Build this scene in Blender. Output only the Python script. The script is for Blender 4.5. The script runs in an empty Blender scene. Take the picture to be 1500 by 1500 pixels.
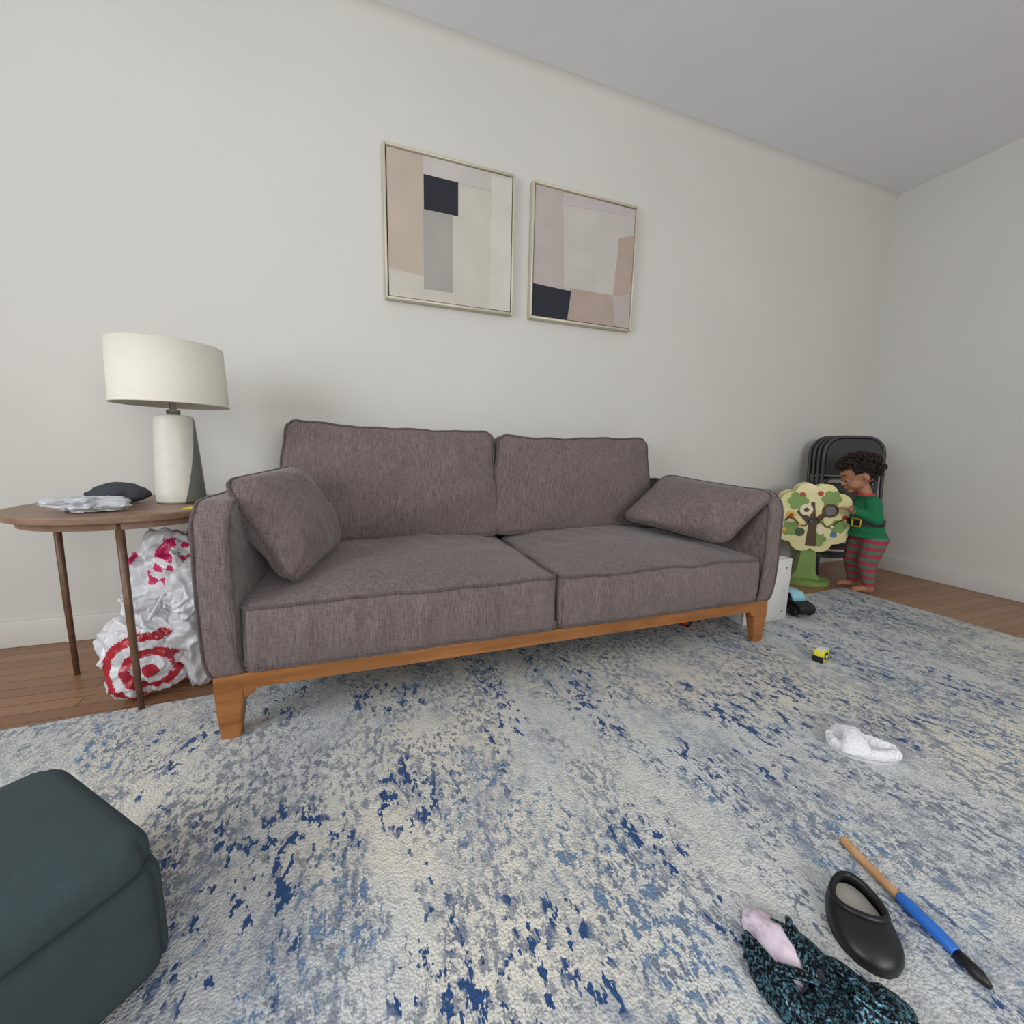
import bpy, bmesh, math, random
from mathutils import Vector, Matrix, noise, Euler
random.seed(7)
scene = bpy.context.scene
try:
    scene.view_settings.view_transform = 'Standard'
except Exception: pass
COL = scene.collection
PI = math.pi

# ------------------------------------------------------------ materials
def lin(c):
    out=[]
    for v in c[:3]:
        v=v/255.0
        out.append(v/12.92 if v<=0.04045 else ((v+0.055)/1.055)**2.4)
    return (out[0],out[1],out[2],1.0)

def new_mat(name):
    m=bpy.data.materials.new(name); m.use_nodes=True
    nt=m.node_tree; b=nt.nodes.get('Principled BSDF')
    return m,nt,b

def mat(name,rgb,rough=0.6,metal=0.0,var=0.0,vscale=20.0,bump=0.0,bscale=200.0,alpha=1.0,trans=0.0,stretch=(1,1,1),sheen=0.0,coat=0.0):
    m,nt,b=new_mat(name)
    b.inputs['Base Color'].default_value=lin(rgb)
    b.inputs['Roughness'].default_value=rough
    b.inputs['Metallic'].default_value=metal
    b.inputs['Alpha'].default_value=alpha
    b.inputs['Transmission Weight'].default_value=trans
    b.inputs['Sheen Weight'].default_value=sheen
    b.inputs['Coat Weight'].default_value=coat
    tc=nt.nodes.new('ShaderNodeTexCoord'); mp=nt.nodes.new('ShaderNodeMapping')
    mp.inputs['Scale'].default_value=stretch
    nt.links.new(tc.outputs['Object'],mp.inputs['Vector'])
    n=nt.nodes.new('ShaderNodeTexNoise'); n.inputs['Scale'].default_value=vscale; n.inputs['Detail'].default_value=4
    nt.links.new(mp.outputs[0],n.inputs['Vector'])
    r=nt.nodes.new('ShaderNodeValToRGB')
    c=lin(rgb); k=var
    r.color_ramp.elements[0].position=0.3; r.color_ramp.elements[1].position=0.7
    r.color_ramp.elements[0].color=(c[0]*(1-k),c[1]*(1-k),c[2]*(1-k),1)
    r.color_ramp.elements[1].color=(min(1,c[0]*(1+k)),min(1,c[1]*(1+k)),min(1,c[2]*(1+k)),1)
    nt.links.new(n.outputs['Fac'],r.inputs['Fac'])
    nt.links.new(r.outputs[0],b.inputs['Base Color'])
    if bump>0:
        n2=nt.nodes.new('ShaderNodeTexNoise'); n2.inputs['Scale'].default_value=bscale; n2.inputs['Detail'].default_value=3
        nt.links.new(mp.outputs[0],n2.inputs['Vector'])
        bp=nt.nodes.new('ShaderNodeBump'); bp.inputs['Strength'].default_value=bump; bp.inputs['Distance'].default_value=0.002
        nt.links.new(n2.outputs['Fac'],bp.inputs['Height']); nt.links.new(bp.outputs[0],b.inputs['Normal'])
    return m

def N(nt,t,**kw):
    n=nt.nodes.new(t)
    for k,v in kw.items(): setattr(n,k,v)
    return n

def fabric_mat(name,rgb,rgb2):
    m,nt,b=new_mat(name)
    b.inputs['Roughness'].default_value=0.95
    b.inputs['Sheen Weight'].default_value=0.2
    b.inputs['Specular IOR Level'].default_value=0.1
    tc=N(nt,'ShaderNodeTexCoord')
    L=nt.links.new
    def ns(sc,scale,detail=2):
        mp=N(nt,'ShaderNodeMapping'); mp.inputs['Scale'].default_value=sc
        L(tc.outputs['Object'],mp.inputs['Vector'])
        n=N(nt,'ShaderNodeTexNoise'); n.inputs['Scale'].default_value=scale; n.inputs['Detail'].default_value=detail
        L(mp.outputs[0],n.inputs['Vector']); return n
    a=ns((1,0.12,0.07),400,3); c=ns((0.12,0.5,1),520); big=ns((1,1,1),4,3)
    m1=N(nt,'ShaderNodeMath',operation='MULTIPLY'); L(a.outputs['Fac'],m1.inputs[0]); m1.inputs[1].default_value=1.2
    mul=N(nt,'ShaderNodeMath',operation='MULTIPLY_ADD'); L(c.outputs['Fac'],mul.inputs[0]); mul.inputs[1].default_value=0.8; L(m1.outputs[0],mul.inputs[2])
    mul2=N(nt,'ShaderNodeMath',operation='MULTIPLY'); L(mul.outputs[0],mul2.inputs[0]); mul2.inputs[1].default_value=0.45
    add=N(nt,'ShaderNodeMath',operation='MULTIPLY_ADD'); L(big.outputs['Fac'],add.inputs[0]); add.inputs[1].default_value=0.12; L(mul2.outputs[0],add.inputs[2])
    r=N(nt,'ShaderNodeValToRGB'); r.color_ramp.elements[0].position=0.36; r.color_ramp.elements[1].position=0.66
    r.color_ramp.elements[0].color=lin(rgb); r.color_ramp.elements[1].color=lin(rgb2)
    L(add.outputs[0],r.inputs['Fac']); L(r.outputs[0],b.inputs['Base Color'])
    wr=ns((1,1,0.4),9,3)
    hs=N(nt,'ShaderNodeMath',operation='MULTIPLY_ADD'); L(wr.outputs['Fac'],hs.inputs[0]); hs.inputs[1].default_value=3.0; L(mul.outputs[0],hs.inputs[2])
    bp=N(nt,'ShaderNodeBump'); bp.inputs['Strength'].default_value=0.45; bp.inputs['Distance'].default_value=0.0012
    L(hs.outputs[0],bp.inputs['Height']); L(bp.outputs[0],b.inputs['Normal'])
    return m

def wood_mat(name,c1,c2,rough=0.4,stretch=(1,12,12),scale=3.0):
    m,nt,b=new_mat(name); L=nt.links.new
    b.inputs['Roughness'].default_value=rough
    tc=N(nt,'ShaderNodeTexCoord'); mp=N(nt,'ShaderNodeMapping'); mp.inputs['Scale'].default_value=stretch
    L(tc.outputs['Object'],mp.inputs['Vector'])
    n=N(nt,'ShaderNodeTexNoise'); n.inputs['Scale'].default_value=scale; n.inputs['Detail'].default_value=6; n.inputs['Distortion'].default_value=0.6
    L(mp.outputs[0],n.inputs['Vector'])
    r=N(nt,'ShaderNodeValToRGB'); r.color_ramp.elements[0].position=0.3; r.color_ramp.elements[1].position=0.72
    r.color_ramp.elements[0].color=lin(c1); r.color_ramp.elements[1].color=lin(c2)
    L(n.outputs['Fac'],r.inputs['Fac']); L(r.outputs[0],b.inputs['Base Color'])
    return m

# ------------------------------------------------------------ mesh helpers
def finish(name,verts,faces,material=None,smooth=True,parent=None):
    me=bpy.data.meshes.new(name); me.from_pydata([tuple(v) for v in verts],[],faces); me.update()
    ob=bpy.data.objects.new(name,me); COL.objects.link(ob)
    if material: me.materials.append(material)
    if smooth:
        for p in me.polygons: p.use_smooth=True
    if parent: ob.parent=parent
    return ob

def from_bm(name,bm,material=None,smooth=False,parent=None):
    bmesh.ops.recalc_face_normals(bm,faces=bm.faces)
    me=bpy.data.meshes.new(name); bm.to_mesh(me); bm.free()
    ob=bpy.data.objects.new(name,me); COL.objects.link(ob)
    if material: me.materials.append(material)
    if smooth:
        for p in me.polygons: p.use_smooth=True
    if parent: ob.parent=parent
    return ob

def empty(name,loc=(0,0,0),rotz=0.0):
    e=bpy.data.objects.new(name,None); COL.objects.link(e); e.location=loc; e.rotation_euler=(0,0,rotz)
    e.empty_display_size=0.05
    return e

def box(name,lo,hi,material,bevel=0.0,segs=3,parent=None,smooth=False):
    bm=bmesh.new(); bmesh.ops.create_cube(bm,size=1.0)
    for v in bm.verts:
        v.co=Vector([ (lo[i]+hi[i])/2+v.co[i]*(hi[i]-lo[i]) for i in range(3)])
    if bevel>0:
        bmesh.ops.bevel(bm,geom=list(bm.edges),offset=bevel,segments=segs,profile=0.5,affect='EDGES')
    return from_bm(name,bm,material,smooth or bevel>0,parent)

def prism(name,pts2d,axis,a,b,material,bevel=0.0,parent=None,segs=3,smooth=None):
    bm=bmesh.new()
    def P(p,t):
        if axis=='x': return (t,p[0],p[1])
        if axis=='y': return (p[0],t,p[1])
        return (p[0],p[1],t)
    A=[bm.verts.new(P(p,a)) for p in pts2d]; B=[bm.verts.new(P(p,b)) for p in pts2d]
    n=len(A); fa=bm.faces.new(A); fb=bm.faces.new(list(reversed(B)))
    for i in range(n): bm.faces.new((A[i],B[i],B[(i+1)%n],A[(i+1)%n]))
    if bevel>0:
        es=set(fa.edges)|set(fb.edges)
        bmesh.ops.bevel(bm,geom=list(es),offset=bevel,segments=segs,profile=0.5,affect='EDGES')
    ob=from_bm(name,bm,material,False,parent)
    if smooth or (smooth is None and bevel>0):
        for p in ob.data.polygons: p.use_smooth=True
    return ob

def tube(name,pts,r,material,closed=False,parent=None,segs=8,flat=1.0,caps=True):
    pts=[Vector(p) for p in pts]; n=len(pts)
    rad=r if isinstance(r,(list,tuple)) else [r]*n
    verts=[];faces=[]
    T=[]
    for i in range(n):
        if closed: t=pts[(i+1)%n]-pts[i-1]
        else: t=pts[min(i+1,n-1)]-pts[max(i-1,0)]
        if t.length<1e-9: t=Vector((0,0,1))
        T.append(t.normalized())
    up=Vector((0,0,1)) if abs(T[0].z)<0.9 else Vector((1,0,0))
    nrm=(up-T[0]*up.dot(T[0])).normalized()
    for i in range(n):
        nrm=(nrm-T[i]*nrm.dot(T[i])).normalized()
        bi=T[i].cross(nrm)
        for k in range(segs):
            a=2*PI*k/segs
            verts.append(pts[i]+nrm*math.cos(a)*rad[i]*flat+bi*math.sin(a)*rad[i])
    m=n if closed else n-1
    for i in range(m):
        j=(i+1)%n
        for k in range(segs):
            k2=(k+1)%segs
            faces.append((i*segs+k,i*segs+k2,j*segs+k2,j*segs+k))
    if not closed and caps:
        faces.append(tuple(reversed(range(segs)))); faces.append(tuple((n-1)*segs+k for k in range(segs)))
    return finish(name,verts,faces,material,True,parent)

def smooth_path(pts,n=6):
    P=[Vector(p) for p in pts]; out=[]
    for i in range(len(P)-1):
        p0=P[max(i-1,0)];p1=P[i];p2=P[i+1];p3=P[min(i+2,len(P)-1)]
        for k in range(n):
            t=k/n
            out.append(0.5*((2*p1)+(-p0+p2)*t+(2*p0-5*p1+4*p2-p3)*t*t+(-p0+3*p1-3*p2+p3)*t**3))
    out.append(P[-1]); return out

def lathe(name,prof,material,center=(0,0,0),segs=48,parent=None,smooth=True,scale=(1,1)):
    verts=[];faces=[]
    for (r,z) in prof:
        for k in range(segs):
            a=2*PI*k/segs
            verts.append((center[0]+r*math.cos(a)*scale[0],center[1]+r*math.sin(a)*scale[1],center[2]+z))
    for i in range(len(prof)-1):
        for k in range(segs):
            k2=(k+1)%segs
            faces.append((i*segs+k,i*segs+k2,(i+1)*segs+k2,(i+1)*segs+k))
    return finish(name,verts,faces,material,smooth,parent)

def ellipsoid(name,c,r,material,parent=None,rot=None,sub=3):
    bm=bmesh.new(); bmesh.ops.create_icosphere(bm,subdivisions=sub,radius=1.0)
    R=rot.to_matrix() if rot else Matrix.Identity(3)
    for v in bm.verts: v.co=Vector(c)+R@Vector((v.co.x*r[0],v.co.y*r[1],v.co.z*r[2]))
    return from_bm(name,bm,material,True,parent)

def box_grid(nx,ny,nz):
    def sp(n):
        o=[]
        for i in range(n+1):
            t=-1+2*i/n; o.append(0.55*t+0.45*math.sin(t*PI/2))
        return o
    X,Y,Z=sp(nx),sp(ny),sp(nz); idx={};V=[];F=[]
    def g(i,j,k):
        if (i,j,k) not in idx: idx[(i,j,k)]=len(V); V.append((X[i],Y[j],Z[k]))
        return idx[(i,j,k)]
    for i in range(nx):
        for j in range(ny):
            F.append((g(i,j,0),g(i,j+1,0),g(i+1,j+1,0),g(i+1,j,0)))
            F.append((g(i,j,nz),g(i+1,j,nz),g(i+1,j+1,nz),g(i,j+1,nz)))
    for i in range(nx):
        for k in range(nz):
            F.append((g(i,0,k),g(i+1,0,k),g(i+1,0,k+1),g(i,0,k+1)))
            F.append((g(i,ny,k),g(i,ny,k+1),g(i+1,ny,k+1),g(i+1,ny,k)))
    for j in range(ny):
        for k in range(nz):
            F.append((g(0,j,k),g(0,j,k+1),g(0,j+1,k+1),g(0,j+1,k)))
            F.append((g(nx,j,k),g(nx,j+1,k),g(nx,j+1,k+1),g(nx,j,k+1)))
    return V,F

def rnd(p,h,r,off=0.0):
    q=[p[i]*h[i] for i in range(3)]
    inn=[max(-(h[i]-r),min(h[i]-r,q[i])) for i in range(3)]
    d=Vector([q[i]-inn[i] for i in range(3)])
    if d.length>1e-9: d=d.normalized()*(r+off)
    return Vector(inn)+d

def rcorner(a,b,ha,hb,R):
    da=abs(a)-(ha-R); db=abs(b)-(hb-R)
    if da>0 and db>0:
        d=math.hypot(da,db); m_=max(da,db); s=m_/d
        a=math.copysign(ha-R+da*s,a); b=math.copysign(hb-R+db*s,b)
    return a,b

M_pipe=None
def cushion(name,h,r,deform,material,res,loops,parent,pr=0.005,off=0.0028):
    V,F=box_grid(*res)
    verts=[deform(v,rnd(v,h,r)) for v in V]
    finish(name,verts,F,material,True,parent)
    for li,lp in enumerate(loops):
        pts=[deform(p,rnd(p,h,r,off)) for p in lp]
        tube(name+'_piping_%d'%(li+1),pts,pr,M_pipe,True,parent,segs=8)

def rect_loop(axis,val,n=40):
    def f(t): return 0.4*t+0.6*math.sin(t*PI/2)
    L=[]
    for i in range(n): L.append((f(-1+2*i/n),-1))
    for i in range(n): L.append((1,f(-1+2*i/n)))
    for i in range(n): L.append((f(1-2*i/n),1))
    for i in range(n): L.append((-1,f(1-2*i/n)))
    if axis=='z': return [(a,b,val) for a,b in L]
    if axis=='y': return [(a,val,b) for a,b in L]
    return [(val,a,b) for a,b in L]

def remesh_obj(name,bm,voxel,material,smooth_it=4,parent=None):
    me=bpy.data.meshes.new(name+'_t'); bm.to_mesh(me); bm.free()
    ob=bpy.data.objects.new(name+'_t',me); COL.objects.link(ob)
    rm=ob.modifiers.new('r','REMESH'); rm.mode='VOXEL'; rm.voxel_size=voxel; rm.use_smooth_shade=True
    if smooth_it>0:
        sm=ob.modifiers.new('s','SMOOTH'); sm.iterations=smooth_it; sm.factor=0.5
    dg=bpy.context.evaluated_depsgraph_get()
    me2=bpy.data.meshes.new_from_object(ob.evaluated_get(dg)); me2.name=name
    bpy.data.objects.remove(ob)
    o2=bpy.data.objects.new(name,me2); COL.objects.link(o2)
    me2.materials.clear()
    if material: me2.materials.append(material)
    for p in me2.polygons: p.use_smooth=True
    if parent: o2.parent=parent
    return o2

def sph(bm,c,r,rot=None,sub=2):
    if not isinstance(r,(tuple,list)): r=(r,r,r)
    res=bmesh.ops.create_icosphere(bm,subdivisions=sub,radius=1.0)
    R=rot.to_matrix() if rot else Matrix.Identity(3)
    for v in res['verts']: v.co=Vector(c)+R@Vector((v.co.x*r[0],v.co.y*r[1],v.co.z*r[2]))
def cap(bm,a,b,ra,rb,step=0.3):
    a=Vector(a);b=Vector(b); n=max(2,int((b-a).length/(min(ra,rb)*step))+1)
    for i in range(n+1):
        t=i/n; sph(bm,a.lerp(b,t),ra+(rb-ra)*t)

# ------------------------------------------------------------ palette
M_wall=mat('wall_paint',(210,208,202),0.85,var=0.02,vscale=2.0,bump=0.12,bscale=90)
M_ceil=mat('ceiling_paint',(232,232,235),0.9,var=0.02,vscale=2)
M_trim=mat('trim_paint',(215,213,208),0.5)
M_fab=fabric_mat('sofa_linen',(88,77,75),(134,120,117))
M_pipe=fabric_mat('sofa_piping',(70,61,60),(112,100,98))
M_legw=wood_mat('oak_legs',(130,82,40),(168,112,62),0.4,(1,8,8),4)
M_tablew=wood_mat('oak_table',(122,94,74),(150,120,98),0.4)
M_black=mat('black_plastic',(22,22,24),0.45)
M_white=mat('white_paint_gloss',(225,225,222),0.4)

# ------------------------------------------------------------ room
YW=2.2; XR=3.73; XL=-2.4; YF=-2.6; ZC=2.735
def floor_mat():
    m,nt,b=new_mat('hardwood_floor'); L=nt.links.new
    b.inputs['Roughness'].default_value=0.35
    tc=N(nt,'ShaderNodeTexCoord')
    br=N(nt,'ShaderNodeTexBrick'); br.inputs['Scale'].default_value=1.0
    br.inputs['Brick Width'].default_value=0.9; br.inputs['Row Height'].default_value=0.06
    br.inputs['Mortar Size'].default_value=0.0015; br.inputs['Color1'].default_value=lin((176,130,94)); br.inputs['Color2'].default_value=lin((154,110,78)); br.inputs['Mortar'].default_value=lin((74,48,32))
    L(tc.outputs['Object'],br.inputs['Vector'])
    mp=N(nt,'ShaderNodeMapping'); mp.inputs['Scale'].default_value=(2,30,1); L(tc.outputs['Object'],mp.inputs['Vector'])
    n=N(nt,'ShaderNodeTexNoise'); n.inputs['Scale'].default_value=3; n.inputs['Detail'].default_value=6; L(mp.outputs[0],n.inputs['Vector'])
    mx=N(nt,'ShaderNodeMixRGB',blend_type='MULTIPLY'); mx.inputs['Fac'].default_value=0.4
    L(br.outputs['Color'],mx.inputs[1]); L(n.outputs['Fac'],mx.inputs[2])
    L(mx.outputs[0],b.inputs['Base Color'])
    return m
box('floor',(XL-0.1,YF-0.1,-0.1),(XR+0.1,YW+0.1,0),floor_mat())
box('ceiling',(XL-0.1,YF-0.1,ZC),(XR+0.1,YW+0.1,ZC+0.1),M_ceil)
box('wall_back',(XL-0.1,YW,0),(XR+0.1,YW+0.1,ZC),M_wall)
box('wall_right',(XR,YF,0),(XR+0.1,YW,ZC),M_wall)
def wall_open(name,axis,pos,thick,u0,u1,wu0,wu1,wz0,wz1):
    e=empty(name)
    def bx(n,a0,a1,z0,z1):
        if axis=='x': box(n,(pos,a0,z0),(pos+thick,a1,z1),M_wall,parent=e)
        else: box(n,(a0,pos,z0),(a1,pos+thick,z1),M_wall,parent=e)
    bx('panel_a',u0,wu0,0,ZC); bx('panel_b',wu1,u1,0,ZC); bx('panel_below',wu0,wu1,0,wz0); bx('panel_above',wu0,wu1,wz1,ZC)
wall_open('wall_left','x',XL-0.1,0.1,YF,YW,-1.3,0.9,0.7,2.3)
wall_open('wall_front','y',YF-0.1,0.1,XL,XR,-0.3,1.9,0.8,2.3)  # unseen wall; opening cut for the added fill window
def window(name,axis,pos,a0,a1,z0,z1):
    e=empty(name)
    def bx(n,p0,p1,b0,b1,c0,c1):
        if axis=='x': box(n,(p0,b0,c0),(p1,b1,c1),M_trim,parent=e)
        else: box(n,(b0,p0,c0),(b1,p1,c1),M_trim,parent=e)
    w=0.05
    bx('frame_bottom',pos+.02,pos+.08,a0,a1,z0,z0+w); bx('frame_top',pos+.02,pos+.08,a0,a1,z1-w,z1)
    bx('frame_side_1',pos+.02,pos+.08,a0,a0+w,z0,z1); bx('frame_side_2',pos+.02,pos+.08,a1-w,a1,z0,z1)
    bx('mullion',pos+.03,pos+.07,(a0+a1)/2-.02,(a0+a1)/2+.02,z0,z1); bx('rail',pos+.03,pos+.07,a0,a1,(z0+z1)/2-.02,(z0+z1)/2+.02)
window('window_1','x',XL-0.1,-1.3,0.9,0.7,2.3)
window('added_fill_window','y',YF-0.1,-0.3,1.9,0.8,2.3)  # added window behind the camera, put in only for fill
R=0.05
cv=[(YW+0.001,ZC+0.001)]+[(YW+0.001-R+R*math.cos(a),ZC+0.001-R+R*math.sin(a)) for a in [i*PI/2/20 for i in range(21)]]
prism('trim_1',cv,'x',XL,XR,M_wall,smooth=False)
box('baseboard_back',(XL,YW-0.018,0),(XR,YW,0.11),M_trim,bevel=0.004)
box('baseboard_right',(XR-0.018,YF,0),(XR,YW-0.02,0.11),M_trim,bevel=0.004)

# ------------------------------------------------------------ rug
def rug_mat():
    m,nt,b=new_mat('rug_abstract_blue'); L=nt.links.new
    b.inputs['Roughness'].default_value=1.0; b.inputs['Specular IOR Level'].default_value=0.05; b.inputs['Sheen Weight'].default_value=0.12
    tc=N(nt,'ShaderNodeTexCoord')
    def ns(sc,scale,detail=3,rough=0.6,dist=0.0,off=(0,0,0)):
        mp=N(nt,'ShaderNodeMapping'); mp.inputs['Scale'].default_value=sc; mp.inputs['Location'].default_value=off
        L(tc.outputs['Object'],mp.inputs['Vector'])
        n=N(nt,'ShaderNodeTexNoise'); n.inputs['Scale'].default_value=scale; n.inputs['Detail'].default_value=detail
        n.inputs['Roughness'].default_value=rough; n.inputs['Distortion'].default_value=dist
        L(mp.outputs[0],n.inputs['Vector']); return n.outputs['Fac']
    def ramp(src,p0,p1,c0=(0,0,0,1),c1=(1,1,1,1)):
        r=N(nt,'ShaderNodeValToRGB'); r.color_ramp.elements[0].position=p0; r.color_ramp.elements[1].position=p1
        r.color_ramp.elements[0].color=c0; r.color_ramp.elements[1].color=c1
        L(src,r.inputs['Fac']); return r.outputs[0]
    def math_(op,a,b_):
        n=N(nt,'ShaderNodeMath',operation=op)
        for i,x in enumerate((a,b_)):
            if isinstance(x,(int,float)): n.inputs[i].default_value=x
            else: L(x,n.inputs[i])
        return n.outputs[0]
    def mix(f,a,b_):
        n=N(nt,'ShaderNodeMixRGB'); L(f,n.inputs[0])
        for i,x in ((1,a),(2,b_)):
            if isinstance(x,tuple): n.inputs[i].default_value=x
            else: L(x,n.inputs[i])
        return n.outputs[0]
    def mask(region,r0,r1,speck,s0,s1):
        return math_('MULTIPLY',ramp(region,r0,r1),ramp(speck,s0,s1))
    tint=mix(ramp(ns((1.3,0.9,1),1.3,4,0.6,0.3,(5,3,0)),0.42,0.60),lin((228,224,212)),lin((212,216,216)))
    c0=mix(mask(ns((1.5,0.9,1),2.2,5,0.65,0.3,(2,8,0)),0.46,0.60,ns((1,0.7,1),30,4,0.75,0,(4,4,0)),0.40,0.58),tint,lin((174,180,188)))
    c1=mix(mask(ns((1.5,0.8,1),2.6,4,0.6,0.3),0.44,0.56,ns((1,0.65,1),62,4,0.75),0.50,0.55),c0,lin((148,153,162)))
    c2=mix(mask(ns((1.6,0.7,1),3.2,3,0.6,0.3,(11,4,0)),0.48,0.58,ns((1,0.6,1),74,3,0.7,0.1,(3,9,0)),0.53,0.57),c1,lin((122,132,150)))
    c2b=mix(mask(ns((1.6,0.7,1),2.6,3,0.6,0.2,(17,2,0)),0.50,0.60,ns((1,0.6,1),58,3,0.7,0.2,(8,2,0)),0.55,0.59),c2,lin((114,140,170)))
    c3=mix(mask(ns((1.9,0.7,1),3.2,4,0.65,0.2,(7,21,0)),0.50,0.56,ns((1,0.55,1),50,3,0.65,0.2,(1,2,0)),0.55,0.575),c2b,lin((52,84,132)))
    pile=ns((1,1,1),240,2,0.6)
    c4=N(nt,'ShaderNodeMixRGB',blend_type='MULTIPLY'); c4.inputs[0].default_value=0.35
    L(c3,c4.inputs[1]); L(ramp(pile,0.3,0.5,(0.55,0.55,0.57,1),(1,1,1,1)),c4.inputs[2])
    L(c4.outputs[0],b.inputs['Base Color'])
    pl=N(nt,'ShaderNodeTexVoronoi'); pl.inputs['Scale'].default_value=200; L(tc.outputs['Object'],pl.inputs['Vector'])
    hsum=math_('ADD',math_('MULTIPLY',pl.outputs['Distance'],-0.8),math_('MULTIPLY',ns((1,1,1),90,3),1.2))
    bp=N(nt,'ShaderNodeBump'); bp.inputs['Strength'].default_value=0.65; bp.inputs['Distance'].default_value=0.004
    L(hsum,bp.inputs['Height']); L(bp.outputs[0],b.inputs['Normal'])
    return m
M_rug=rug_mat()
rug=box('area_rug',(-2.05,-3.35,0.0),(2.05,0,0.012),M_rug,bevel=0.005,segs=2)
rug.rotation_euler=(0,0,math.radians(2.4)); rug.location=(0.85,1.60,0.0005)

# ------------------------------------------------------------ sofa
sofa=empty('sofa')
SX0,SX1=-0.43,1.71; AW=0.088; YS=1.265; YB=2.15
XC=(SX0+SX1)/2
def nz(p,s,o=0): return noise.noise(Vector((p[0]*s+o,p[1]*s+o*1.7,p[2]*s+o*0.3)))
def arm(name,x0,side):
    xc=x0; h=(AW/2,(YB-YS)/2-0.005,0.2475)
    yc=(YS+YB)/2; zc=0.2+h[2]
    def dz(v,p):
        x,y,z=p
        Rr=0.085; fy=-h[1]+Rr; fz=h[2]-Rr
        if y<fy and z>fz:
            d=math.hypot(y-fy,z-fz); m_=max(abs(y-fy),abs(z-fz))
            if d>1e-9:
                s=m_/d; y=fy+(y-fy)*s; z=fz+(z-fz)*s
        x+= (1 if x>0 else -1)*0.010*(1-v[1]**2)*(1-v[2]**2) if abs(v[0])>0.99 else 0
        y-=0.012*math.sin((z/h[2]+1)*PI/2)*(1 if v[1]<0 else 0)
        bz=(z+h[2])
        if bz<0.06 : x-=side*0.014*(1-bz/0.06)**2
        q=Vector((xc+x,yc+y,zc+z))
        q.x+=0.003*nz(q,9); q.z+=0.004*nz(q,7,3)*(1 if v[2]>0 else 0)
        q.y+=0.003*nz(q,11,5)
        return q
    loops=[rect_loop('x',side*1.0,30),rect_loop('x',-side*1.0,30)]
    cushion(name,h,0.018,dz,M_fab,(8,44,30),loops,sofa,0.0045)
arm('arm_1',SX0+AW/2,-1)
arm('arm_2',SX1-AW/2,1)
def bdef(v,p):
    q=Vector((XC+p[0],2.115+p[1],0.455+p[2]))
    q.y+=0.03*(q.z-0.2)/0.5-0.015
    return q
cushion('back_frame',((SX1-SX0)/2-AW-0.002,0.032,0.25),0.015,bdef,M_fab,(40,4,16),[rect_loop('y',-1,40)],sofa,0.004)
box('seat_deck',(SX0+AW,YS+0.02,0.205),(SX1-AW,2.09,0.235),M_fab,parent=sofa)
IX0=SX0+AW+0.004; IX1=SX1-AW-0.004; SW=(IX1-IX0)/2
def seat(name,x0,seed):
    h=(SW/2-0.003,0.345,0.098); xc=x0+SW/2; yc=1.258+0.345; zc=0.212+0.098
    def d(v,p):
        u,w,t=v
        px,py=rcorner(p[0],p[1],h[0],h[1],0.035)
        q=Vector((xc+px,yc+py,zc+p[2]))
        if t>-0.5:
            cr=(1-abs(u)**2.6)*(1-max(-w,0)**2.4)
            k=(t*0.5+0.5)
            q.z+=0.050*cr*k+ (0.009*nz(q,5,seed)+0.004*nz(q,13,seed))*k
            q.z+=0.006*noise.noise(Vector((q.x*18+q.y*6,q.y*3,seed+9)))*k*max(0,w+0.3)
        if w<-0.5:
            e=(1-t*t)
            q.y-=0.016*e*(1-u**6)
            q.y+=0.010*e*noise.noise(Vector((q.x*26+seed,q.z*4,seed)))
            q.y+=0.005*noise.noise(Vector((q.x*9,q.z*3,seed+5)))
            q.z+=0.006*noise.noise(Vector((q.x*7,0,seed+2)))*(1 if t>0 else .5)
        q.x+=0.004*nz(q,8,seed)*(1 if abs(u)>0.9 else 0)
        return q
    cushion(name,h,0.022,d,M_fab,(130,50,16),[rect_loop('z',1,70),rect_loop('z',-1,70)],sofa,0.0056)
seat('seat_cushion_1',IX0,1.3)
seat('seat_cushion_2',IX0+SW,8.7)
def backc(name,xc,hw,seed,lean,hz=0.247,roll=0.0,slope=0.0):
    h=(hw,0.075,hz)
    Rm=Euler((-lean,roll,0)).to_matrix()
    def d(v,p):
        u,w,t=v
        px,pz=rcorner(p[0],p[2],h[0],h[2],0.055)
        q=Vector((px,p[1],pz))
        q.x*=1-0.045*t
        f=(1-abs(u)**2.3)*(1-abs(t)**2.3)
        if w<0: q.y-=0.060*f
        else: q.y+=0.01*f
        tt=max(0,t)
        if t>0:
            q.z-=0.022*t*(1-u*u)*(0.8+0.6*noise.noise(Vector((u*1.5,seed,0))))
            q.z+=0.009*noise.noise(Vector((u*4,seed,3)))*t
            q.z-=slope*t*(u+1)
        q.y+=0.009*noise.noise(Vector((q.x*28,q.z*5,seed)))*(tt**2)*(1-abs(u)**8)*(1 if w<0 else 0)
        q.y+=0.020*nz(q,4.5,seed)*(1-abs(t)**4)*(1-abs(u)**4)+0.006*nz(q,12,seed)*(1-abs(u)**6)
        if w<0: q.y+=0.009*noise.noise(Vector((q.z*16,q.x*5,seed+4)))*abs(u)**3*(1-abs(t)**6)
        q.x+=0.009*noise.noise(Vector((0,q.z*7,seed)))*abs(u)**4
        q.z-=-h[2]
        q=Rm@q
        return Vector((xc,1.945,0.425))+q
    cushion(name,h,0.03,d,M_fab,(90,12,56),[rect_loop('y',-1,60),rect_loop('y',1,60)],sofa,0.0052)
backc('back_cushion_1',0.14,0.468,2.1,math.radians(7),0.264,math.radians(0.6),0.006)
backc('back_cushion_2',1.055,0.458,6.3,math.radians(7),0.250,math.radians(-0.3))
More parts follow.
